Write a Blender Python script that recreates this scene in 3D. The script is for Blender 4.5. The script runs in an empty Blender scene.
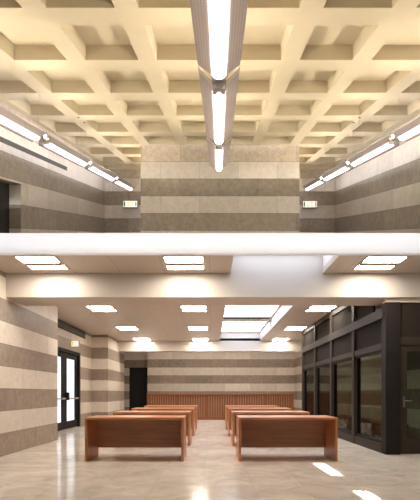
# Two halls of one stone-clad building, one above the other, seen in section:
# below, a meeting hall with desks and a glazed screen; above, a coffered hall whose
# floor, courses and ceiling rise towards the back.
import bpy, math, random
from mathutils import Vector

random.seed(7)
scn = bpy.context.scene
col = scn.collection
R = math.radians

# ------------------------------------------------------------------ render look
scn.view_settings.view_transform = 'Standard'
scn.view_settings.look = 'None'
scn.view_settings.exposure = 0.0
scn.view_settings.gamma = 1.0
scn.view_settings.use_curve_mapping = False
scn.cycles.max_bounces = 10
scn.cycles.diffuse_bounces = 5
scn.cycles.glossy_bounces = 4
scn.cycles.transparent_max_bounces = 12
scn.cycles.sample_clamp_indirect = 6.0
scn.cycles.use_denoising = True

# ------------------------------------------------------------------ places
EYE = 1.12
GRADE = 156.0 / 430.0          # the upper hall climbs towards the back
DRIFT = 7.5 / 430.0            # and its axis runs one degree off


def flat(p):
    return Vector(p)


def ramp(p):
    """upper hall: x across, y along the ramp, z above the ramp line"""
    return Vector((p[0] + DRIFT * p[1], p[1], EYE + p[2] + GRADE * p[1]))


# ------------------------------------------------------------------ materials
def new_mat(name):
    m = bpy.data.materials.new(name)
    m.use_nodes = True
    nt = m.node_tree
    return m, nt, nt.nodes['Principled BSDF']


def simple(name, colour, rough=0.5, metal=0.0, noise=0.0, scale=20.0, spec=0.5):
    m, nt, b = new_mat(name)
    b.inputs['Base Color'].default_value = (*colour, 1)
    b.inputs['Roughness'].default_value = rough
    b.inputs['Metallic'].default_value = metal
    b.inputs['Specular IOR Level'].default_value = spec
    if noise:
        tc = nt.nodes.new('ShaderNodeTexCoord')
        n = nt.nodes.new('ShaderNodeTexNoise')
        n.inputs['Scale'].default_value = scale
        n.inputs['Detail'].default_value = 5
        nt.links.new(tc.outputs['Object'], n.inputs['Vector'])
        mx = nt.nodes.new('ShaderNodeMix'); mx.data_type = 'RGBA'
        mx.inputs[6].default_value = (*[c * (1 - noise) for c in colour], 1)
        mx.inputs[7].default_value = (*[min(1, c * (1 + noise)) for c in colour], 1)
        nt.links.new(n.outputs['Fac'], mx.inputs[0])
        nt.links.new(mx.outputs[2], b.inputs['Base Color'])
    return m


def glow(name, colour, strength):
    m, nt, b = new_mat(name)
    b.inputs['Base Color'].default_value = (*[0.5 * c for c in colour], 1)
    b.inputs['Emission Color'].default_value = (*colour, 1)
    b.inputs['Emission Strength'].default_value = strength
    return m


def mnode(nt, op, a, b=None, c=None):
    n = nt.nodes.new('ShaderNodeMath'); n.operation = op
    for i, v in enumerate((a, b, c)):
        if v is None:
            continue
        if isinstance(v, (int, float)):
            n.inputs[i].default_value = v
        else:
            nt.links.new(v, n.inputs[i])
    return n.outputs[0]


def mixc(nt, fac, a, b, mode='MIX'):
    n = nt.nodes.new('ShaderNodeMix'); n.data_type = 'RGBA'; n.blend_type = mode
    if isinstance(fac, (int, float)):
        n.inputs[0].default_value = fac
    else:
        nt.links.new(fac, n.inputs[0])
    for i, v in ((6, a), (7, b)):
        if isinstance(v, tuple):
            n.inputs[i].default_value = (*v, 1)
        else:
            nt.links.new(v, n.inputs[i])
    return n.outputs[2]


def stone(name, dark, light, shift, block=1.05, rough=0.45, top=None):
    """banded ashlar: dark and light courses 0.4 m high, laid out on the UV map in metres"""
    m, nt, b = new_mat(name)
    uv = nt.nodes.new('ShaderNodeUVMap')
    sep = nt.nodes.new('ShaderNodeSeparateXYZ')
    nt.links.new(uv.outputs[0], sep.inputs[0])
    v = mnode(nt, 'DIVIDE', mnode(nt, 'ADD', sep.outputs[1], shift), 0.4)
    course = mnode(nt, 'FLOOR', v)
    par = mnode(nt, 'FLOORED_MODULO', course, 2.0)
    u = mnode(nt, 'ADD', mnode(nt, 'DIVIDE', sep.outputs[0], block), mnode(nt, 'MULTIPLY', course, 0.5))
    bu = mnode(nt, 'FLOOR', u)
    cmb = nt.nodes.new('ShaderNodeCombineXYZ')
    nt.links.new(bu, cmb.inputs[0]); nt.links.new(course, cmb.inputs[1])
    wn = nt.nodes.new('ShaderNodeTexWhiteNoise'); wn.noise_dimensions = '3D'
    nt.links.new(cmb.outputs[0], wn.inputs['Vector'])
    base = mixc(nt, par, dark, light)
    if top is not None:      # the uppermost course is of a third, rosier stone
        base = mixc(nt, mnode(nt, 'GREATER_THAN', course, 3.5), base, top)
    tone = mnode(nt, 'MULTIPLY_ADD', wn.outputs['Value'], 0.22, 0.89)
    # mottling
    tc = nt.nodes.new('ShaderNodeTexCoord')
    n1 = nt.nodes.new('ShaderNodeTexNoise'); n1.inputs['Scale'].default_value = 9; n1.inputs['Detail'].default_value = 8
    n1.inputs['Roughness'].default_value = 0.7
    nt.links.new(tc.outputs['Object'], n1.inputs['Vector'])
    n2 = nt.nodes.new('ShaderNodeTexNoise'); n2.inputs['Scale'].default_value = 45; n2.inputs['Detail'].default_value = 4
    nt.links.new(tc.outputs['Object'], n2.inputs['Vector'])
    amp = mnode(nt, 'MULTIPLY_ADD', par, -0.6, 1.15)
    mot = mnode(nt, 'MULTIPLY_ADD', mnode(nt, 'SUBTRACT', mnode(nt, 'ADD', n1.outputs['Fac'], mnode(nt, 'MULTIPLY', n2.outputs['Fac'], 0.5)), 0.75), amp, 1.0)
    tone = mnode(nt, 'MULTIPLY', tone, mot)
    # joints
    fv = mnode(nt, 'FRACT', v); fu = mnode(nt, 'FRACT', u)
    jv = mnode(nt, 'LESS_THAN', mnode(nt, 'MINIMUM', fv, mnode(nt, 'SUBTRACT', 1.0, fv)), 0.016)
    ju = mnode(nt, 'LESS_THAN', mnode(nt, 'MINIMUM', fu, mnode(nt, 'SUBTRACT', 1.0, fu)), 0.005)
    j = mnode(nt, 'MAXIMUM', mnode(nt, 'MULTIPLY', jv, 0.45), mnode(nt, 'MULTIPLY', ju, 0.3))
    tone = mnode(nt, 'MULTIPLY', tone, mnode(nt, 'SUBTRACT', 1.0, j))
    g = nt.nodes.new('ShaderNodeCombineColor')
    for i in range(3):
        nt.links.new(tone, g.inputs[i])
    nt.links.new(mixc(nt, 1.0, base, g.outputs[0], 'MULTIPLY'), b.inputs['Base Color'])
    b.inputs['Roughness'].default_value = rough
    b.inputs['Specular IOR Level'].default_value = 0.3
    return m


def tiles(name, colour, pu, pv, ou, ov, line, var, rough, veins=0.0, spec=0.5, wu=0.01, wv=0.01, coat=0.0):
    """slabs / panels with thin joints, on the UV map in metres"""
    m, nt, b = new_mat(name)
    uv = nt.nodes.new('ShaderNodeUVMap')
    sep = nt.nodes.new('ShaderNodeSeparateXYZ')
    nt.links.new(uv.outputs[0], sep.inputs[0])
    u = mnode(nt, 'DIVIDE', mnode(nt, 'ADD', sep.outputs[0], ou), pu)
    v = mnode(nt, 'DIVIDE', mnode(nt, 'ADD', sep.outputs[1], ov), pv)
    cmb = nt.nodes.new('ShaderNodeCombineXYZ')
    nt.links.new(mnode(nt, 'FLOOR', u), cmb.inputs[0]); nt.links.new(mnode(nt, 'FLOOR', v), cmb.inputs[1])
    wn = nt.nodes.new('ShaderNodeTexWhiteNoise'); wn.noise_dimensions = '3D'
    nt.links.new(cmb.outputs[0], wn.inputs['Vector'])
    tone = mnode(nt, 'MULTIPLY_ADD', wn.outputs['Value'], 2 * var, 1 - var)
    fu = mnode(nt, 'FRACT', u); fv = mnode(nt, 'FRACT', v)
    ju = mnode(nt, 'LESS_THAN', fu, wu / pu); jv = mnode(nt, 'LESS_THAN', fv, wv / pv)
    tone = mnode(nt, 'MULTIPLY', tone, mnode(nt, 'SUBTRACT', 1.0, mnode(nt, 'MULTIPLY', mnode(nt, 'MAXIMUM', ju, jv), line)))
    if veins:
        tc = nt.nodes.new('ShaderNodeTexCoord')
        n1 = nt.nodes.new('ShaderNodeTexNoise'); n1.inputs['Scale'].default_value = 2.2; n1.inputs['Detail'].default_value = 9
        n1.inputs['Roughness'].default_value = 0.65; n1.inputs['Distortion'].default_value = 1.2
        nt.links.new(tc.outputs['Object'], n1.inputs['Vector'])
        tone = mnode(nt, 'MULTIPLY', tone, mnode(nt, 'MULTIPLY_ADD', mnode(nt, 'SUBTRACT', n1.outputs['Fac'], 0.5), veins, 1.0))
    g = nt.nodes.new('ShaderNodeCombineColor')
    for i in range(3):
        nt.links.new(tone, g.inputs[i])
    nt.links.new(mixc(nt, 1.0, colour, g.outputs[0], 'MULTIPLY'), b.inputs['Base Color'])
    b.inputs['Roughness'].default_value = rough
    b.inputs['Specular IOR Level'].default_value = spec
    b.inputs['Coat Weight'].default_value = coat
    b.inputs['Coat Roughness'].default_value = 0.06
    return m


def wood(name, c1, c2, axis=0, rough=0.35):
    m, nt, b = new_mat(name)
    tc = nt.nodes.new('ShaderNodeTexCoord')
    mp = nt.nodes.new('ShaderNodeMapping')
    s = [34, 34, 34]; s[axis] = 1.6
    mp.inputs['Scale'].default_value = s
    nt.links.new(tc.outputs['Object'], mp.inputs['Vector'])
    n = nt.nodes.new('ShaderNodeTexNoise'); n.inputs['Scale'].default_value = 1.0; n.inputs['Detail'].default_value = 6
    n.inputs['Distortion'].default_value = 0.6
    nt.links.new(mp.outputs[0], n.inputs['Vector'])
    cr = nt.nodes.new('ShaderNodeValToRGB')
    cr.color_ramp.elements[0].position = 0.33; cr.color_ramp.elements[0].color = (*c1, 1)
    cr.color_ramp.elements[1].position = 0.7; cr.color_ramp.elements[1].color = (*c2, 1)
    nt.links.new(n.outputs['Fac'], cr.inputs[0])
    nt.links.new(cr.outputs[0], b.inputs['Base Color'])
    b.inputs['Roughness'].default_value = rough
    return m


def glass(name, tint, gloss=1.0):
    m = bpy.data.materials.new(name); m.use_nodes = True
    nt = m.node_tree; nt.nodes.clear()
    out = nt.nodes.new('ShaderNodeOutputMaterial')
    tr = nt.nodes.new('ShaderNodeBsdfTransparent'); tr.inputs[0].default_value = (*tint, 1)
    gl = nt.nodes.new('ShaderNodeBsdfGlossy'); gl.inputs['Roughness'].default_value = 0.02
    fr = nt.nodes.new('ShaderNodeFresnel'); fr.inputs[0].default_value = 1.45
    mx = nt.nodes.new('ShaderNodeMixShader')
    nt.links.new(mnode(nt, 'MULTIPLY', fr.outputs[0], gloss), mx.inputs[0])
    nt.links.new(tr.outputs[0], mx.inputs[1]); nt.links.new(gl.outputs[0], mx.inputs[2])
    nt.links.new(mx.outputs[0], out.inputs[0])
    return m


def perforated(name, colour, through):
    """finely perforated sheet metal: the holes, too fine to see, let some light glow through"""
    m, nt, b = new_mat(name)
    uv = nt.nodes.new('ShaderNodeUVMap')
    sep = nt.nodes.new('ShaderNodeSeparateXYZ'); nt.links.new(uv.outputs[0], sep.inputs[0])
    a = mnode(nt, 'SUBTRACT', mnode(nt, 'FRACT', mnode(nt, 'MULTIPLY', sep.outputs[0], 60)), 0.5)
    c = mnode(nt, 'SUBTRACT', mnode(nt, 'FRACT', mnode(nt, 'MULTIPLY', sep.outputs[1], 60)), 0.5)
    d = mnode(nt, 'ADD', mnode(nt, 'MULTIPLY', a, a), mnode(nt, 'MULTIPLY', c, c))
    hole = mnode(nt, 'LESS_THAN', d, 0.07)
    dk = tuple(q * 0.6 for q in colour)
    nt.links.new(mixc(nt, hole, colour, dk), b.inputs['Base Color'])
    b.inputs['Roughness'].default_value = 0.55
    tr = nt.nodes.new('ShaderNodeBsdfTranslucent'); tr.inputs[0].default_value = (0.95, 0.86, 0.82, 1)
    mx = nt.nodes.new('ShaderNodeMixShader'); mx.inputs[0].default_value = through
    nt.links.new(b.outputs[0], mx.inputs[1]); nt.links.new(tr.outputs[0], mx.inputs[2])
    nt.links.new(mx.outputs[0], nt.nodes['Material Output'].inputs[0])
    return m


M = {}
M['stone_low'] = stone('banded_stone', (0.30, 0.235, 0.18), (0.66, 0.58, 0.49), 0.0, 1.3)
M['stone_up'] = stone('banded_stone_upper', (0.30, 0.26, 0.22), (0.62, 0.57, 0.52), -0.15, 0.90, top=(0.50, 0.43, 0.355))
M['floor'] = tiles('polished_marble', (0.74, 0.65, 0.55), 0.6, 0.6, 0.1, 0.2, 0.12, 0.06, 0.13, 0.95, 0.30)
M['floor_up'] = simple('grey_stone_floor', (0.16, 0.145, 0.13), 0.4, noise=0.1, scale=4)
M['ceil'] = tiles('ceiling_panels', (0.53, 0.455, 0.385), 0.8, 1.65, 0.04, 0.7, 0.30, 0.02, 0.32, 0.0, 0.4, 0.014, 0.010)
M['beam'] = simple('beam_plaster', (0.54, 0.48, 0.42), 0.55, noise=0.03, scale=3)
M['well'] = simple('skylight_plaster', (0.70, 0.64, 0.63), 0.6)
M['concrete'] = simple('cream_concrete', (0.57, 0.49, 0.345), 0.8, noise=0.05, scale=6)
M['white'] = simple('white_plaster', (0.90, 0.90, 0.92), 0.7)
M['metal'] = simple('dark_bronze_metal', (0.050, 0.040, 0.032), 0.5, 0.0, noise=0.06, scale=8, spec=0.06)
M['metal_dk'] = simple('black_metal', (0.022, 0.018, 0.016), 0.6, 0.0, spec=0.1)
M['infill'] = simple('dark_infill', (0.034, 0.027, 0.022), 0.85, noise=0.12, scale=30, spec=0.05)
M['vent'] = simple('dark_grille', (0.045, 0.042, 0.036), 0.6)
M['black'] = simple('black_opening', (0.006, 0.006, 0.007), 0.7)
M['chrome'] = simple('brushed_steel', (0.62, 0.60, 0.57), 0.28, 0.9)
M['steel_dark'] = simple('dark_steel', (0.16, 0.15, 0.14), 0.4, 0.5)
M['wood'] = wood('cherry_desk', (0.33, 0.115, 0.043), (0.50, 0.195, 0.078))
M['wood_edge'] = wood('cherry_edge', (0.45, 0.17, 0.065), (0.60, 0.255, 0.105))
M['wood_dk'] = wood('cherry_panel', (0.33, 0.150, 0.078), (0.47, 0.22, 0.12))
M['wood_v'] = wood('cherry_upright', (0.36, 0.13, 0.05), (0.52, 0.21, 0.085), 2)
M['counter'] = wood('counter_slats', (0.15, 0.055, 0.020), (0.23, 0.09, 0.034), 2)
M['counter_rail'] = wood('counter_rail', (0.19, 0.060, 0.023), (0.26, 0.09, 0.036))
M['bench'] = wood('dark_bench_wood', (0.045, 0.02, 0.012), (0.08, 0.036, 0.02))
M['glass'] = glass('screen_glass', (0.64, 0.67, 0.61), 0.35)
M['door_glass'] = glow('frosted_daylit_glass', (0.80, 0.89, 1.0), 0.95)
M['sky_glass'] = glow('daylit_skylight_glass', (0.72, 0.82, 1.0), 4.8)
M['lamp'] = glow('ceiling_light_diffuser', (1.0, 0.93, 0.83), 42.0)
M['louvre'] = simple('light_louvre', (0.55, 0.40, 0.32), 0.4, 0.0)
M['frame'] = simple('light_frame', (0.58, 0.48, 0.38), 0.45)
M['lens'] = glow('tube_lens', (0.97, 0.97, 1.0), 3.0)
M['lens_side'] = glow('tube_lens_side', (0.88, 0.93, 1.0), 6.0)
M['uplight'] = glow('uplight_tube', (1.0, 0.90, 0.72), 80.0)
M['reflector'] = simple('white_reflector', (0.85, 0.83, 0.82), 0.5)
M['uplight_wall'] = glow('uplight_tube_wall', (0.96, 0.95, 0.98), 52.0)
M['uplight_side'] = glow('uplight_tube_side', (1.0, 0.90, 0.72), 122.0)
M['wing'] = perforated('perforated_wing', (0.66, 0.59, 0.57), 0.13)
M['rim'] = simple('wing_rim', (0.22, 0.13, 0.095), 0.5)
M['cream'] = simple('cream_bracket', (0.88, 0.83, 0.74), 0.5)
M['steel_grey'] = simple('grey_knuckle', (0.58, 0.53, 0.50), 0.4, 0.1)
M['sign_face'] = glow('lit_sign_face', (1.0, 0.98, 0.90), 0.88)
M['sign_box'] = simple('sign_housing', (0.34, 0.25, 0.20), 0.5)
M['sign_yellow'] = glow('lit_yellow_sign', (0.80, 0.70, 0.05), 0.75)
M['sign_green'] = glow('lit_green_sign', (0.10, 0.16, 0.02), 0.5)
M['sign_lime'] = glow('lit_lime_sign', (0.42, 0.50, 0.03), 0.7)


# ------------------------------------------------------------------ mesh builder
class MB:
    def __init__(self, T=flat):
        self.T, self.v, self.f, self.uv, self.smooth = T, [], [], [], []

    def face(self, pts, uvs=None, smooth=False):
        i = len(self.v)
        pts = [Vector(p) for p in pts]
        self.v += pts
        self.f.append(tuple(range(i, i + len(pts))))
        if uvs is None:
            n = (pts[1] - pts[0]).cross(pts[2] - pts[0])
            a = [abs(c) for c in n]
            if a[0] >= a[1] and a[0] >= a[2]:
                uvs = [(p.y, p.z) for p in pts]
            elif a[1] >= a[2]:
                uvs = [(p.x, p.z) for p in pts]
            else:
                uvs = [(p.x, p.y) for p in pts]
        self.uv.append(uvs); self.smooth.append(smooth)
        return self

    def box(self, x0, x1, y0, y1, z0, z1):
        a = [(x0, y0, z0), (x1, y0, z0), (x1, y1, z0), (x0, y1, z0), (x0, y0, z1), (x1, y0, z1), (x1, y1, z1), (x0, y1, z1)]
        for q in ((0, 3, 2, 1), (4, 5, 6, 7), (0, 1, 5, 4), (2, 3, 7, 6), (1, 2, 6, 5), (3, 0, 4, 7)):
            self.face([a[k] for k in q])
        return self

    def prism(self, poly, d0, d1, axis='y'):
        """poly in the plane across axis, swept from d0 to d1"""
        def P(q, d):
            return {'y': (q[0], d, q[1]), 'x': (d, q[0], q[1]), 'z': (q[0], q[1], d)}[axis]
        n = len(poly)
        a = [P(q, d0) for q in poly]; b = [P(q, d1) for q in poly]
        self.face(a[::-1] if axis != 'y' else a); self.face(b if axis != 'y' else b[::-1])
        for k in range(n):
            self.face([a[k], a[(k + 1) % n], b[(k + 1) % n], b[k]])
        return self

    def tube(self, p0, p1, r, n=10):
        p0, p1 = Vector(p0), Vector(p1)
        d = (p1 - p0).normalized()
        s = d.cross(Vector((0, 0, 1)))
        if s.length < 1e-4:
            s = Vector((1, 0, 0))
        s.normalize(); t = d.cross(s)
        ring = lambda c: [c + (s * math.cos(2 * math.pi * k / n) + t * math.sin(2 * math.pi * k / n)) * r for k in range(n)]
        a, b = ring(p0), ring(p1)
        for k in range(n):
            self.face([a[k], a[(k + 1) % n], b[(k + 1) % n], b[k]], smooth=True)
        self.face(a[::-1]); self.face(b)
        return self

    def build(self, name, mat, parent=None, origin=None, bevel=0.0):
        """one mesh object; with a parent the vertices are taken relative to the thing's base"""
        if parent is not None:
            root = parent
            while root.parent is not None:
                root = root.parent
            base = Vector(root.location)
        else:
            base = self.T(origin) if origin is not None else Vector((0, 0, 0))
        me = bpy.data.meshes.new(name)
        # weld shared corners so that bevels and normals behave
        idx, vs, faces = {}, [], []
        for f in self.f:
            g = []
            for k in f:
                p = self.T(self.v[k]) - base
                key = (round(p.x, 5), round(p.y, 5), round(p.z, 5))
                if key not in idx:
                    idx[key] = len(vs); vs.append(p)
                g.append(idx[key])
            faces.append(g)
        me.from_pydata(vs, [], faces)
        uvl = me.uv_layers.new(name='UVMap')
        li = 0
        for uvs in self.uv:
            for q in uvs:
                uvl.data[li].uv = q; li += 1
        for p, s in zip(me.polygons, self.smooth):
            p.use_smooth = s
        me.materials.append(mat)
        me.update()
        o = bpy.data.objects.new(name, me)
        col.objects.link(o)
        if parent is not None:
            o.parent = parent
        else:
            o.location = base
        if bevel:
            bv = o.modifiers.new('edge', 'BEVEL'); bv.width = bevel; bv.segments = 2; bv.limit_method = 'ANGLE'
        return o


def tag(o, label, cat, group=None, kind=None):
    o['label'] = label; o['category'] = cat
    if group:
        o['group'] = group
    if kind:
        o['kind'] = kind
    return o


def thing(name, loc, label, cat, group=None, kind=None, T=flat):
    o = bpy.data.objects.new(name, None); col.objects.link(o)
    o.empty_display_size = 0.2
    o.location = T(loc)
    return tag(o, label, cat, group, kind)


def copy_tree(o, parent=None):
    c = o.copy(); col.objects.link(c)
    if parent is not None:
        c.parent = parent
    for ch in [k for k in bpy.data.objects if k.parent == o]:
        copy_tree(ch, c)
    return c


# ================================================================== LOWER HALL
CZ = 3.28           # ceiling
BZ = 2.85           # beam soffit
SKX0, SKX1 = 0.345, 2.01
ST = 'structure'

# floor and ceiling
tag(MB().box(-6.3, 9.0, 1.0, 22.5, -0.2, 0.0).build('floor', M['floor']), 'polished beige marble floor of the lower hall', 'floor', kind=ST)
c = MB()
c.box(-6.3, SKX0, 6.75, 17.8, CZ, CZ + 0.1)
c.box(SKX1, 9.0, 6.75, 17.8, CZ, CZ + 0.1)
c.box(-6.3, 9.0, 17.8, 22.5, CZ, CZ + 0.1)
tag(c.build('ceiling', M['ceil']), 'beige panelled suspended ceiling with an opening under the skylights', 'ceiling', kind=ST)

# white slab edge between the halls
tag(MB().box(-6.3, 9.0, 6.65, 6.75, 3.28, 3.594).build('trim_1', M['white']), 'smooth white edge of the floor slab between the upper and lower hall', 'slab edge', kind=ST)

# beams
tag(MB().box(-3.71, 9.0, 7.76, 8.52, BZ, CZ).box(SKX0 - .12, SKX1 + .12, 7.76, 8.52, CZ, 3.74).build('beam', M['beam']),
    'wide pale plaster beam crossing the lower hall near the front', 'beam', kind=ST)
tag(MB().box(-4.6, 9.0, 17.8, 18.3, BZ, CZ).box(SKX0 - .12, SKX1 + .12, 17.8, 18.0, CZ, 3.74).build('beam', M['beam']),
    'pale dropped beam across the far end above the wooden counter', 'beam', kind=ST)

# skylight wells and glazing
w = MB()
for x0, x1 in ((SKX0 - .08, SKX0), (SKX1, SKX1 + .08)):
    w.box(x0, x1, 8.52, 17.8, CZ + .1, 3.70)
    w.box(x0, x1, 7.0, 7.76, CZ + .1, 3.675)
    w.box(x0, x1, 6.75, 7.0, CZ + .1, 3.58)
w.box(SKX0, SKX1, 6.75, 7.0, 3.56, 3.58)
w.box(SKX0, SKX1, 6.98, 7.0, 3.58, 3.675)
tag(w.build('trim_2', M['well']), 'pale upstand walls lining the skylight opening', 'skylight well', kind=ST)


def skylight(y0, y1, z, bars, label):
    t = thing('window_%d' % (1 if y0 < 8 else 2), ((SKX0 + SKX1) / 2, (y0 + y1) / 2, z), label, 'skylight', kind=ST)
    b = MB()
    for a in (y0, y1 - .05):
        b.box(SKX0, SKX1, a, a + .05, z - .03, z + .02)
    for a in (SKX0, SKX1 - .05):
        b.box(a, a + .05, y0 + .05, y1 - .05, z - .03, z + .02)
    b.build('frame', M['frame'], t)
    edges = [y0 + .05]
    for yb, wd in bars:
        bb = MB().box(SKX0 + .05, SKX1 - .05, yb, yb + wd, z - .05, z + .02).build('crossbar', M['metal'] if wd < .3 else M['well'], t)
        edges += [yb, yb + wd]
    edges.append(y1 - .05)
    for k in range(0, len(edges), 2):
        MB().box(SKX0 + .05, SKX1 - .05, edges[k], edges[k + 1], z, z + .012).build('pane', M['sky_glass'], t)
        lv = MB()
        n = max(1, int((edges[k + 1] - edges[k]) / 0.55))
        for q in range(1, n):
            yy = edges[k] + (edges[k + 1] - edges[k]) * q / n
            lv.box(SKX0 + .05, SKX1 - .05, yy, yy + .022, z - .03, z)
        if lv.f:
            lv.build('glazing_bar', M['frame'], t)
    return t


skylight(7.01, 7.75, 3.66, [], 'front skylight in the ceiling bay before the beam')
skylight(8.53, 17.79, 3.66, [(11.9, .14), (14.35, .14), (14.49, .5)], 'long bright skylight between the two beams')

# ---- stone walls
wl = MB()
wl.box(-4.75, -3.71, 6.75, 10.36, 0, CZ)                       # near block
wl.box(-4.75, -4.45, 10.36, 11.75, 0, CZ)                      # recess
wl.box(-4.75, -4.45, 11.75, 14.50, 2.46, CZ)
wl.box(-4.75, -4.45, 14.50, 16.0, 0, CZ)
wl.box(-4.75, -3.85, 16.0, 19.0, 0, CZ)                        # pier
wl.box(-6.3, -6.0, 19.0, 22.3, 0, CZ)
wl.box(-6.0, -4.75, 18.8, 19.0, 0, CZ)
tag(wl.build('wall_left', M['stone_low']), 'banded beige and brown stone wall stepping back on the left of the lower hall', 'wall', kind=ST)
wb = MB()
wb.box(-3.2, 9.0, 21.5, 22.3, 0, CZ)
wb.box(-6.0, -4.2, 22.0, 22.3, 0, CZ)
wb.box(-4.2, -3.2, 22.0, 22.3, 2.42, CZ)
tag(wb.build('wall_back', M['stone_low']), 'banded stone wall behind the long wooden counter', 'wall', kind=ST)
tag(MB().box(4.15, 4.5, 8.05, 21.5, 0, CZ).build('wall_right', M['stone_low']), 'banded stone wall behind the glazed screen on the right', 'wall', kind=ST)
d = thing('door_2', (-3.7, 22.1, 0), 'plain black doorway beside the left end of the counter', 'door', kind=ST)
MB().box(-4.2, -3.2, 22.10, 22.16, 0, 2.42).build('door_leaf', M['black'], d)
fr = MB().box(-4.2, -4.14, 22.0, 22.10, 0, 2.42).box(-3.26, -3.2, 22.0, 22.10, 0, 2.42).box(-4.14, -3.26, 22.0, 22.10, 2.36, 2.42)
fr.build('door_frame', M['metal_dk'], d)

# ---- entrance door in the left recess
d = thing('door_1', (-4.45, 13.125, 0), 'black framed double door with frosted daylit glass in the left recess', 'door', kind=ST)
f = MB().box(-4.60, -4.42, 11.75, 11.87, 0, 2.46).box(-4.60, -4.42, 14.38, 14.50, 0, 2.46).box(-4.60, -4.42, 11.87, 14.38, 2.36, 2.46)
f.build('door_frame', M['metal_dk'], d)
for y0 in (11.87, 13.125):
    y1 = y0 + 1.255
    lf = MB()
    lf.box(-4.56, -4.49, y0, y0 + .22, 0.01, 2.36).box(-4.56, -4.49, y1 - .22, y1, 0.01, 2.36)
    lf.box(-4.56, -4.49, y0 + .22, y1 - .22, 0.01, .24).box(-4.56, -4.49, y0 + .22, y1 - .22, 2.20, 2.36)
    lf = lf.build('door_leaf', M['metal_dk'], d)
    MB().box(-4.535, -4.52, y0 + .22, y1 - .22, .24, 2.20).build('pane', M['door_glass'], lf)
    h = MB().box(-4.44, -4.41, y0 + .08, y1 - .08, .93, .97)
    for yy in (y0 + .10, y1 - .16):
        h.box(-4.49, -4.44, yy, yy + .06, .92, .98)
    h.build('panic_bar', M['chrome'], lf)
lk = MB().box(-4.49, -4.38, 13.15, 13.28, .90, 1.14)
lk.build('latch_box', M['metal_dk'], d, bevel=.01)

v = thing('air_vent', (-4.44, 13.6, 3.03), 'long dark grille set in the stone above the glass double door', 'vent')
g = MB().box(-4.449, -4.435, 10.9, 15.1, 3.02, 3.05).box(-4.449, -4.435, 10.9, 15.1, 3.24, 3.27)
g.box(-4.449, -4.435, 15.06, 15.1, 3.05, 3.24).box(-4.449, -4.435, 10.9, 10.94, 3.05, 3.24)
g.build('frame', M['vent'], v)
g = MB()
for k in range(6):
    z = 3.056 + k * .031
    g.prism([(-4.448, z), (-4.436, z + .008), (-4.436, z + .016), (-4.448, z + .026)], 10.94, 15.06)
g.build('louvre', M['vent'], v)


# exit signs
def exit_sign(loc, wdt, hgt, label, T, wall_face=True, cat='sign', group='lit exit signs in the upper hall'):
    """box sign facing the viewer; loc is its back, bottom, centre"""
    x, y, z = loc
    s = thing('exit_sign', loc, label, cat, group, T=T)
    dep = .07
    MB(T).box(x - wdt / 2, x + wdt / 2, y - dep, y, z, z + hgt).build('housing', M['sign_box'], s, bevel=.004)
    i = .018
    MB(T).box(x - wdt / 2 + i, x + wdt / 2 - i, y - dep - .006, y - dep, z + i, z + hgt - i).build('face', M['sign_face'], s)
    return s, y - dep - .006


# lower sign: a small flag box beside the door head
s = thing('exit_sign', (-4.449, 13.62, 2.58), 'small lit exit sign box over the glass double door', 'sign')
MB().box(-4.449, -4.20, 13.62, 13.72, 2.58, 2.78).build('housing', M['sign_box'], s, bevel=.006)
MB().box(-4.435, -4.215, 13.612, 13.62, 2.595, 2.765).build('face', M['sign_face'], s)
MB().box(-4.415, -4.365, 13.608, 13.612, 2.615, 2.745).build('pictogram', M['sign_yellow'], s)
MB().box(-4.315, -4.30, 13.608, 13.612, 2.615, 2.745).build('pictogram', M['sign_yellow'], s)

# ---- recessed ceiling lights
lamp = None
cols = ((-2.80, 'left column'), (-0.447, 'column just left of the skylight'), (2.79, 'column beside the glazed screen'))
rows = ((6.80, 'in the front ceiling bay'), (10.66, 'first behind the wide beam'), (13.98, 'second behind the wide beam'), (16.98, 'last before the counter wall'))
first = None
for yr, rtxt in rows:
    for xc, ctxt in cols:
        lab = 'recessed twin-strip ceiling light, %s, %s' % (ctxt, rtxt)
        if first is None:
            t = thing('ceiling_light', (xc, yr, CZ), lab, 'ceiling light', 'recessed ceiling lights of the lower hall')
            x0, x1, y0, y1 = xc - .34, xc + .34, yr - .04, yr + .72
            fr = MB().box(x0, x1, y0, y0 + .04, CZ - .012, CZ - .001).box(x0, x1, y1 - .04, y1, CZ - .012, CZ - .001)
            fr.box(x0, x0 + .035, y0 + .04, y1 - .04, CZ - .012, CZ - .001).box(x1 - .035, x1, y0 + .04, y1 - .04, CZ - .012, CZ - .001)
            fr.build('frame', M['frame'], t)
            MB().box(x0 + .035, x1 - .035, y0 + .05, y0 + .29, CZ - .008, CZ - .002).build('diffuser', M['lamp'], t)
            MB().box(x0 + .035, x1 - .035, y0 + .47, y1 - .05, CZ - .008, CZ - .002).build('diffuser', M['lamp'], t)
            lv = MB().box(x0 + .035, x1 - .035, y0 + .305, y0 + .325, CZ - .025, CZ - .002).box(x0 + .035, x1 - .035, y0 + .435, y0 + .455, CZ - .025, CZ - .002)
            for q in range(11):
                xx = x0 + .06 + q * .055
                lv.box(xx, xx + .012, y0 + .325, y0 + .435, CZ - .022, CZ - .002)
            lv.box(x0 + .035, x1 - .035, y0 + .305, y0 + .455, CZ - .0025, CZ - .001)
            lv.build('louvre', M['louvre'], t)
            first = t
        else:
            t = copy_tree(first)
            t.location = (xc, yr, CZ)
            t['label'] = lab

for yr, lab in ((11.6, 'unseen ceiling light added to brighten the corridor behind the glass screen'),):
    t = copy_tree(first); t.location = (3.72, yr, CZ); t['label'] = lab  # extra lamp out of view, added to lift the corridor behind the panes

# ---- desks
DW, DD, DH = 0.81, 0.72, 0.72


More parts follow.
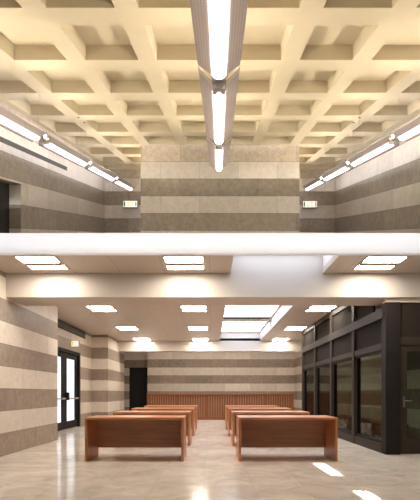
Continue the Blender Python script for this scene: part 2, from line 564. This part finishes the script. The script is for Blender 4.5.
def make_desk(loc, label):
    t = thing('desk', loc, label, 'desk', 'rows of wooden desks')
    x, y, z = loc
    MB().box(x - DW, x + DW, y, y + DD, DH - .038, DH).build('desktop', M['wood_edge'], t, bevel=.004)
    for s in (-1, 1):
        a, b = sorted((x + s * DW, x + s * (DW - .042)))
        MB().box(a, b, y + .004, y + DD - .004, 0, DH - .038).build('side_panel', M['wood_v'], t, bevel=.003)
    MB().box(x - DW + .042, x + DW - .042, y + DD - .09, y + DD - .06, .15, DH - .038).build('modesty_panel', M['wood_dk'], t)
    return t


ordinal = ('nearest desk', 'second desk from the front', 'third desk from the front', 'farthest desk, by the counter')
desk = None
for side, xc, txt in ((0, -1.265, 'on the door side'), (1, 1.255, 'on the glass screen side')):
    for k, yr in enumerate((7.03, 9.06, 11.12, 13.2)):
        lab = 'reddish wooden desk, %s %s' % (ordinal[k], txt)
        if desk is None:
            desk = make_desk((xc, yr, 0), lab)
        else:
            o = copy_tree(desk); o.location = (xc, yr, 0); o['label'] = lab

# ---- long wooden counter
ct = thing('counter', (0.37, 17.85, 0), 'long reddish slatted wooden counter across the far end of the lower hall', 'counter')
X0, X1 = -2.68, 3.42
MB().box(X0 + .06, X1 - .06, 17.90, 18.45, .12, 1.03).build('carcass', M['wood_dk'], ct)
MB().box(X0, X1, 17.82, 18.50, 1.03, 1.10).build('worktop', M['counter_rail'], ct, bevel=.006)
MB().box(X0 + .02, X1 - .02, 17.86, 18.40, 0, .13).build('plinth', M['counter_rail'], ct)
nb = 5
bw = (X1 - X0) / nb
for k in range(nb + 1):
    xx = min(max(X0 + k * bw - .05, X0), X1 - .1)
    MB().box(xx, xx + .10, 17.855, 17.90, .13, 1.03).build('stile', M['counter_rail'], ct)
for k in range(nb):
    a, b = X0 + k * bw + (.10 if k == 0 else .05), X0 + (k + 1) * bw - (.10 if k == nb - 1 else .05)
    sl = MB(); n = 11
    for q in range(n):
        u0 = a + (b - a) * q / n
        u1 = a + (b - a) * (q + .62) / n
        sl.box(u0, u1, 17.868, 17.90, .13, 1.03)
    sl.build('slat_panel', M['counter'], ct)

# ---- glazed screen on the right
GX, GY, GT = 3.16, 7.80, 2.77
gs = thing('glazed_screen', (GX, GY, 0), 'tall dark bronze framed glass screen along the right side of the hall', 'glass screen')
MB().box(GX, GX + .27, GY, GY + .20, 0, GT).build('corner_post', M['metal_dk'], gs, bevel=.006)
mull = [9.58, 11.36, 13.14, 14.92]
for yy in mull:
    MB().box(GX - .015, GX + .14, yy - .08, yy + .08, 0, CZ - .03).build('mullion', M['metal'], gs, bevel=.005)
MB().box(GX, GX + .14, GY + .20, 14.84, 0, .17).build('base_rail', M['metal'], gs)
MB().box(GX, GX + .12, GY + .20, 14.84, 1.93, 2.05).build('middle_rail', M['metal'], gs)
MB().box(GX - .03, GX + .14, GY + .10, 14.84, 2.50, 2.68).build('top_rail', M['metal'], gs)
MB().box(GX, GX + .12, 8.53, 14.84, 3.14, CZ - .005).build('head_rail', M['metal'], gs)
ys = [GY + .20] + mull
for k in range(4):
    a, b = ys[k] + (.08 if k else 0), ys[k + 1] - .08
    fr = MB()
    fr.box(GX + .03, GX + .09, a, a + .05, .17, 1.93).box(GX + .03, GX + .09, b - .05, b, .17, 1.93)
    fr.box(GX + .03, GX + .09, a + .05, b - .05, .17, .24).box(GX + .03, GX + .09, a + .05, b - .05, 1.88, 1.93)
    fr = fr.build('sash', M['metal_dk'], gs)
    MB().box(GX + .055, GX + .065, a + .05, b - .05, .24, 1.88).build('pane', M['glass'], fr)
    MB().box(GX + .05, GX + .09, a, b, 2.05, 2.50).build('infill_panel', M['infill'], gs)
    a2 = max(a, 8.53)
    MB().box(GX + .05, GX + .09, a2, b, 2.68, 3.14).build('infill_panel', M['infill'], gs)
# front return with a glass door
MB().box(GX + .27, 4.30, GY + .03, GY + .15, 2.00, 2.14).build('transom', M['metal'], gs)
MB().box(GX + .27, 4.30, GY + .05, GY + .10, 2.14, GT).build('infill_panel', M['infill'], gs)
MB().box(4.30, 8.7, GY + .03, GY + .15, 0, GT).build('infill_panel', M['metal_dk'], gs)
MB().box(GX, 8.7, GY + .02, GY + .18, GT, BZ).build('head_rail', M['frame'], gs)
dl = MB().box(3.45, 3.57, GY + .05, GY + .11, .01, 1.99).box(4.15, 4.27, GY + .05, GY + .11, .01, 1.99)
dl.box(3.57, 4.15, GY + .05, GY + .11, .01, .30).box(3.57, 4.15, GY + .05, GY + .11, 1.88, 1.99)
dl = dl.build('door_leaf', M['metal'], gs)
MB().box(3.57, 4.15, GY + .075, GY + .085, .30, 1.88).build('pane', M['glass'], dl)
MB().box(3.49, 3.53, GY + .03, GY + .05, .86, 1.06).tube((3.51, GY + .05, .98), (3.51, GY - .02, .98), .010).tube((3.50, GY - .02, .98), (3.63, GY - .02, .98), .011).build('handle', M['steel_dark'], dl)
# far return
MB().box(GX + .14, 4.15, 14.86, 14.98, 0, CZ).build('infill_panel', M['infill'], gs)


# ---- benches behind the glass
def bench(loc, label):
    t = thing('bench', loc, label, 'bench', 'dark wooden benches behind the glass')
    x, y, z = loc
    L = 2.0
    st = MB()
    for k in range(4):
        st.box(x - .22 + k * .115, x - .12 + k * .115, y, y + L, .41, .45)
    st.build('seat', M['bench'], t)
    for yy in (y + .12, y + L - .20):
        for xx in (x - .20, x + .14):
            MB().box(xx, xx + .06, yy, yy + .08, 0, .41).build('leg', M['bench'], t)
    MB().box(x - .03, x + .03, y + .20, y + L - .20, .14, .20).build('stretcher', M['bench'], t)
    return t


b1 = bench((3.90, 9.0, 0), 'dark wooden bench behind the pane nearest the corner post')
b2 = copy_tree(b1); b2.location = (3.90, 11.2, 0); b2['label'] = 'dark wooden bench farther along behind the glass screen'

# ================================================================== UPPER HALL
RZ = 2.12            # rib soffit above the ramp line
UF = 0.045
tag(MB(ramp).box(-3.7, 3.8, 6.76, 13.1, UF - .02, UF).build('floor', M['floor_up']), 'floor of the upper coffered hall, rising to the back', 'floor', kind=ST)

# coffered ceiling: one grid of ribs and sunk panels
holes_x = [(-3.29, -2.675), (-2.455, -1.82), (-1.60, -0.965), (-0.745, -0.11), (0.11, 0.745), (0.965, 1.60), (1.82, 2.455), (2.675, 3.29)]
holes_y = []
k = -4
while True:
    y1 = 5.15 + 1.173 * k
    y0 = y1 - 0.843
    k += 1
    if y1 < 1.0:
        continue
    if y1 > 12.75:
        break
    holes_y.append((y0, y1))
xs = sorted({-3.6, 3.7} | {v for h in holes_x for v in h})
ysl = sorted({0.3, 12.95} | {v for h in holes_y for v in h})
cf = MB(ramp)
ZT = RZ + .172
for i in range(len(xs) - 1):
    for j in range(len(ysl) - 1):
        x0, x1, y0, y1 = xs[i], xs[i + 1], ysl[j], ysl[j + 1]
        if (x0, x1) in holes_x and (y0, y1) in holes_y:
            ins = .012
            X0_, X1_, Y0_, Y1_ = x0 + ins, x1 - ins, y0 + ins, y1 - ins
            cf.face([(X0_, Y0_, ZT), (X0_, Y1_, ZT), (X1_, Y1_, ZT), (X1_, Y0_, ZT)])
            cf.face([(x0, y0, RZ), (x1, y0, RZ), (X1_, Y0_, ZT), (X0_, Y0_, ZT)][::-1])
            cf.face([(x1, y1, RZ), (x0, y1, RZ), (X0_, Y1_, ZT), (X1_, Y1_, ZT)][::-1])
            cf.face([(x0, y1, RZ), (x0, y0, RZ), (X0_, Y0_, ZT), (X0_, Y1_, ZT)][::-1])
            cf.face([(x1, y0, RZ), (x1, y1, RZ), (X1_, Y1_, ZT), (X1_, Y0_, ZT)][::-1])
        else:
            cf.face([(x0, y0, RZ), (x0, y1, RZ), (x1, y1, RZ), (x1, y0, RZ)])
cf.box(-3.6, 3.7, 0.3, 12.95, ZT + .01, ZT + .16)
cl = cf.build('ceiling', M['concrete'])
tag(cl, 'cream concrete coffered ceiling of square sunk panels and crossing ribs', 'ceiling', kind=ST)
for sx in (-1, 1):
    for dx, y in ((0, 7.62), (0.0, 7.95)):
        MB(ramp).tube((sx * 2.49 + .0 + dx * sx, y, RZ), (sx * 2.49 + dx * sx, y, RZ - .012), .022, 8).build('ceiling_hook', M['rim'], cl)

# walls
wu = MB(ramp)
wu.box(-3.7, -3.4, 7.38, 12.77, UF, RZ)
wu.box(-3.7, -3.4, 0.3, 7.38, .91, RZ)
wu.box(-3.7, -3.4, 0.3, 5.4, UF - .5, .91)
tag(wu.build('wall_left', M['stone_up']), 'banded stone side wall on the left of the upper hall', 'wall', kind=ST)
tag(MB(ramp).box(3.45, 3.75, 0.3, 12.77, UF - .02, RZ).build('wall_right', M['stone_up']), 'banded stone side wall on the right of the upper hall', 'wall', kind=ST)
tag(MB(ramp).box(-3.7, 3.75, 12.77, 13.0, UF, RZ).build('wall_back', M['stone_up']), 'banded stone back wall of the two niches beside the broad pier', 'wall', kind=ST)
tag(MB(ramp).box(-1.815, 1.866, 9.97, 12.75, UF, RZ).build('pillar', M['stone_up']), 'broad banded stone pier in the middle of the upper hall', 'pier', kind=ST)
rb = MB(ramp).box(-3.4, -1.815, 12.62, 12.77, 1.985, RZ).box(1.866, 3.45, 12.62, 12.77, 1.985, RZ)
tag(rb.build('trim_3', M['concrete']), 'cream concrete edge beam along the top of the niche walls', 'edge beam', kind=ST)
d = thing('door_3', (-3.6, 6.4, UF), 'black doorway in the left wall of the upper hall', 'door', kind=ST, T=ramp)
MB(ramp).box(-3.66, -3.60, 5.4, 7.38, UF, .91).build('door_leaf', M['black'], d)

v = thing('air_vent', (-3.4, 7.0, 1.48), 'narrow dark air slot along the left wall of the upper hall', 'vent', T=ramp)
MB(ramp).box(-3.405, -3.385, 4.2, 9.6, 1.480, 1.492).box(-3.405, -3.385, 4.2, 9.6, 1.548, 1.560).build('frame', M['vent'], v)
MB(ramp).box(-3.402, -3.393, 4.2, 9.6, 1.492, 1.548).build('slot', M['vent'], v)

# lit exit signs in the two niches
for x, z, lab, dark_left in ((-2.62, .865, 'lit exit sign with green and yellow symbols in the left niche', False),
                             (2.69, .860, 'lit exit sign with green and yellow symbols in the right niche', True)):
    s, yf = exit_sign((x, 12.765, z), .44, .215, lab, ramp)
    MB(ramp).box(x - .185, x - .150, yf - .005, yf, z + .035, z + .18).box(x - .19, x - .145, yf - .005, yf, z + .10, z + .135).build('pictogram', M['sign_green'], s)
    MB(ramp).box(x + .145, x + .180, yf - .005, yf, z + .035, z + .18).box(x + .14, x + .19, yf - .005, yf, z + .10, z + .135).build('pictogram', M['sign_lime'], s)
    y_ = MB(ramp)
    for zz in (z + .055, z + .125):
        y_.box(x - .095, x - .02, yf - .005, yf, zz, zz + .035).box(x + .01, x + .075, yf - .005, yf, zz, zz + .035)
    y_.build('pictogram', M['sign_yellow'], s)


# ---- linear lights: lens tube, perforated wings, bracket and knuckle at each joint
SEG = 2.14


def wing(mb, side, x, y, z, w0=.056, w1=.150, rise=.05, th=.006):
    """one perforated plate with a concave near end"""
    n = 5
    near, far = [], []
    for k in range(n + 1):
        t = k / n
        near.append((x + side * (w0 + (w1 - w0) * t), y + .26 - .17 * math.sqrt(t), z + rise * t))
        far.append((x + side * (w0 + (w1 - w0) * t), y + SEG + .0 - .05 * t, z + rise * t))
    for k in range(n):
        for dz, flip in ((0, side > 0), (th, side < 0)):
            q = [near[k], near[k + 1], far[k + 1], far[k]]
            q = [(a, b, c + dz) for a, b, c in q]
            mb.face(q if not flip else q[::-1])
    for k in range(n):
        for e in (near, far):
            mb.face([e[k], e[k + 1], (e[k + 1][0], e[k + 1][1], e[k + 1][2] + th), (e[k][0], e[k][1], e[k][2] + th)])
    return mb


def lens_profile(x, z):
    pts = []
    for k in range(9):
        a = math.pi + math.pi * k / 8
        pts.append((x + .052 * math.cos(a), z - .002 + .046 * math.sin(a)))
    return pts


def linear_light(x, y, z, label, group, wallside=0, k=1.0):
    def P(p):
        return ramp((x + k * (p[0] - x), y + k * (p[1] - y), z + k * (p[2] - z)))

    t = thing('linear_pendant_light', (x, y, z), label, 'hanging light', group, T=ramp)
    MB(P).prism(lens_profile(x, z), y + .34, y + SEG - .03).build('lens', M['lens_side'] if wallside else M['lens'], t)
    for s in (-1, 1):
        if s == wallside:
            a, b = sorted((x + s * .030, x + s * .058))
            MB(P).box(a, b, y + .20, y + SEG - .04, z - .066, z - .040).build('rim', M['rim'], t)
        wing(MB(P), s, x, y, z).build('wing', M['wing'], t)
        if s != wallside:
            br = MB(P); n = 5
            for q_ in range(n):
                p = []
                for kk in (q_, q_ + 1):
                    tt = kk / n
                    xx = x + s * (.050 + .10 * tt); zz = z - .012 + .058 * tt
                    p.append(((xx, y + .25 - .17 * math.sqrt(tt), zz), (xx, y + .14 - .15 * tt, zz)))
                br.face([p[0][0], p[1][0], p[1][1], p[0][1]])
                br.face([(a, b, c + .008) for a, b, c in (p[0][1], p[1][1], p[1][0], p[0][0])])
            br.build('bracket', M['cream'], t)
    up = .080 if wallside else .075
    # housing that carries the tubes
    MB(P).box(x - .026, x + .026, y + .20, y + SEG - .02, z + .002, z + .03).build('housing', M['steel_grey'], t)
    kn = MB(P).tube((x, y + .17, z - .055), (x, y + .17, z - .004), .042, 14)
    kn.box(x - .055, x + .055, y + .0, y + .33, z - .005, z + .02)
    kn.prism([(x - .05, y + .32), (x - .02, y + .32), (x + .006, y + .20), (x - .006, y + .17)], z - .035, z - .006, 'z')
    kn.prism([(x + .05, y + .32), (x + .006, y + .17), (x - .006, y + .20), (x + .02, y + .32)], z - .035, z - .006, 'z')
    kn.build('knuckle', M['steel_grey'], t)
    # upright glowing strips throw light sideways across the coffers, little straight up
    ya, yb = y + .26, y + SEG - .08
    MB(P).box(x - .002, x + .002, ya - .02, yb + .02, z + up - .045, z + up + .026).build('reflector', M['reflector'], t)
    for s in (-1, 1):
        a, b = sorted((x + s * .004, x + s * .008))
        mat = M['uplight'] if not wallside else M['uplight_wall'] if s == wallside else M['uplight_side']
        MB(P).box(a, b, ya, yb, z + up - .018, z + up + .018).build('uplight_strip', mat, t)
    for yy in (y + .10, y + SEG - .30):
        MB(P).tube((x, yy, z + .02), (x, yy, z + (RZ - z) / k), .0018, 6).build('suspension_rod', M['chrome'], t)
    return t


def run(x, y0, n, z, names, group, wallside, k=1.0):
    f0 = None
    for i in range(n):
        if f0 is None:
            f0 = linear_light(x, y0, z, names[i], group, wallside, k)
        else:
            o = copy_tree(f0); o.location = ramp((x, y0 + SEG * k * i, z)); o['label'] = names[i]


KC = 1.158           # the central run is a larger, longer model
run(0.0, 3.555 - SEG * KC, 3, 1.343, ['front segment of the central linear light between two grey wings', 'middle segment of the central linear light between two grey wings',
                                     'short-looking end segment of the central linear light before the stone pier'], 'segments of the central linear light', 0, KC)
for s, wn in ((-1, 'left'), (1, 'right')):
    run(s * 2.55, 6.02 - SEG, 4, 1.39, ['frontmost segment of the linear light along the %s stone wall' % wn,
                                       'second segment from the front of the %s wall-side linear light' % wn,
                                       'third segment from the front of the %s wall-side linear light' % wn,
                                       'last segment of the %s wall-side linear light at the niche' % wn],
        'segments of the %s wall-side linear light' % wn, s)


# ================================================================== LIGHT
def area(name, loc, target, sx, sy, watts, colour, spread=180.0):
    l = bpy.data.lights.new(name, 'AREA'); l.shape = 'RECTANGLE'; l.size = sx; l.size_y = sy
    l.energy = watts; l.color = colour; l.spread = R(spread)
    o = bpy.data.objects.new(name, l); col.objects.link(o)
    o.location = loc
    o.rotation_euler = (Vector(target) - Vector(loc)).to_track_quat('-Z', 'Y').to_euler()
    return o


area('slab_fill', (0.5, 3.2, 0.03), (0.5, 6.65, 3.33), 9.5, 0.50, 17, (0.93, 0.95, 1.0), 3)  # added light without a fitting, whitens the slab edge
# added narrow lights behind the viewer stand in for sun on the floor
sl = Vector((0, 4.1, -3.5))
for k, (yc, ln) in enumerate(((6.33, .98), (5.0, .95))):
    tgt = Vector((1.70, yc, 0))
    area('sun_patch_light', tgt - sl * 1.02, tgt, 0.15, ln * 0.65, 7 * ln, (1.0, 0.97, 0.95), 0.8)

area('back_wall_fill', (0.5, 18.5, 3.15), (0.5, 21.3, 1.2), 7.0, 0.12, 60, (1.0, 0.92, 0.82), 150)  # added fill for the back wall

a_ = ramp((0.0, 7.1, 0.06)); b_ = ramp((0.0, 9.97, 1.25))
area('pier_fill', a_, b_, 4.2, 0.15, 27, (1.0, 0.93, 0.84), 110)  # added fill below the sight line, brightens the pier, no fitting

wld = bpy.data.worlds.new('world'); scn.world = wld; wld.use_nodes = True
bg = wld.node_tree.nodes['Background']
bg.inputs[0].default_value = (1.0, 0.95, 0.90, 1); bg.inputs[1].default_value = 0.20

# ================================================================== CAMERA
cam = bpy.data.cameras.new('camera')
cam.sensor_fit = 'AUTO'; cam.sensor_width = 36
cam.lens = 36 * 430 / 500
cam.shift_y = (393 - 250) / 500
cam.shift_x = (210 - 211.5) / 500
cam.clip_start = 0.05
co = bpy.data.objects.new('camera', cam); col.objects.link(co)
co.location = (0, 0, EYE); co.rotation_euler = (R(90), 0, 0)
scn.camera = co
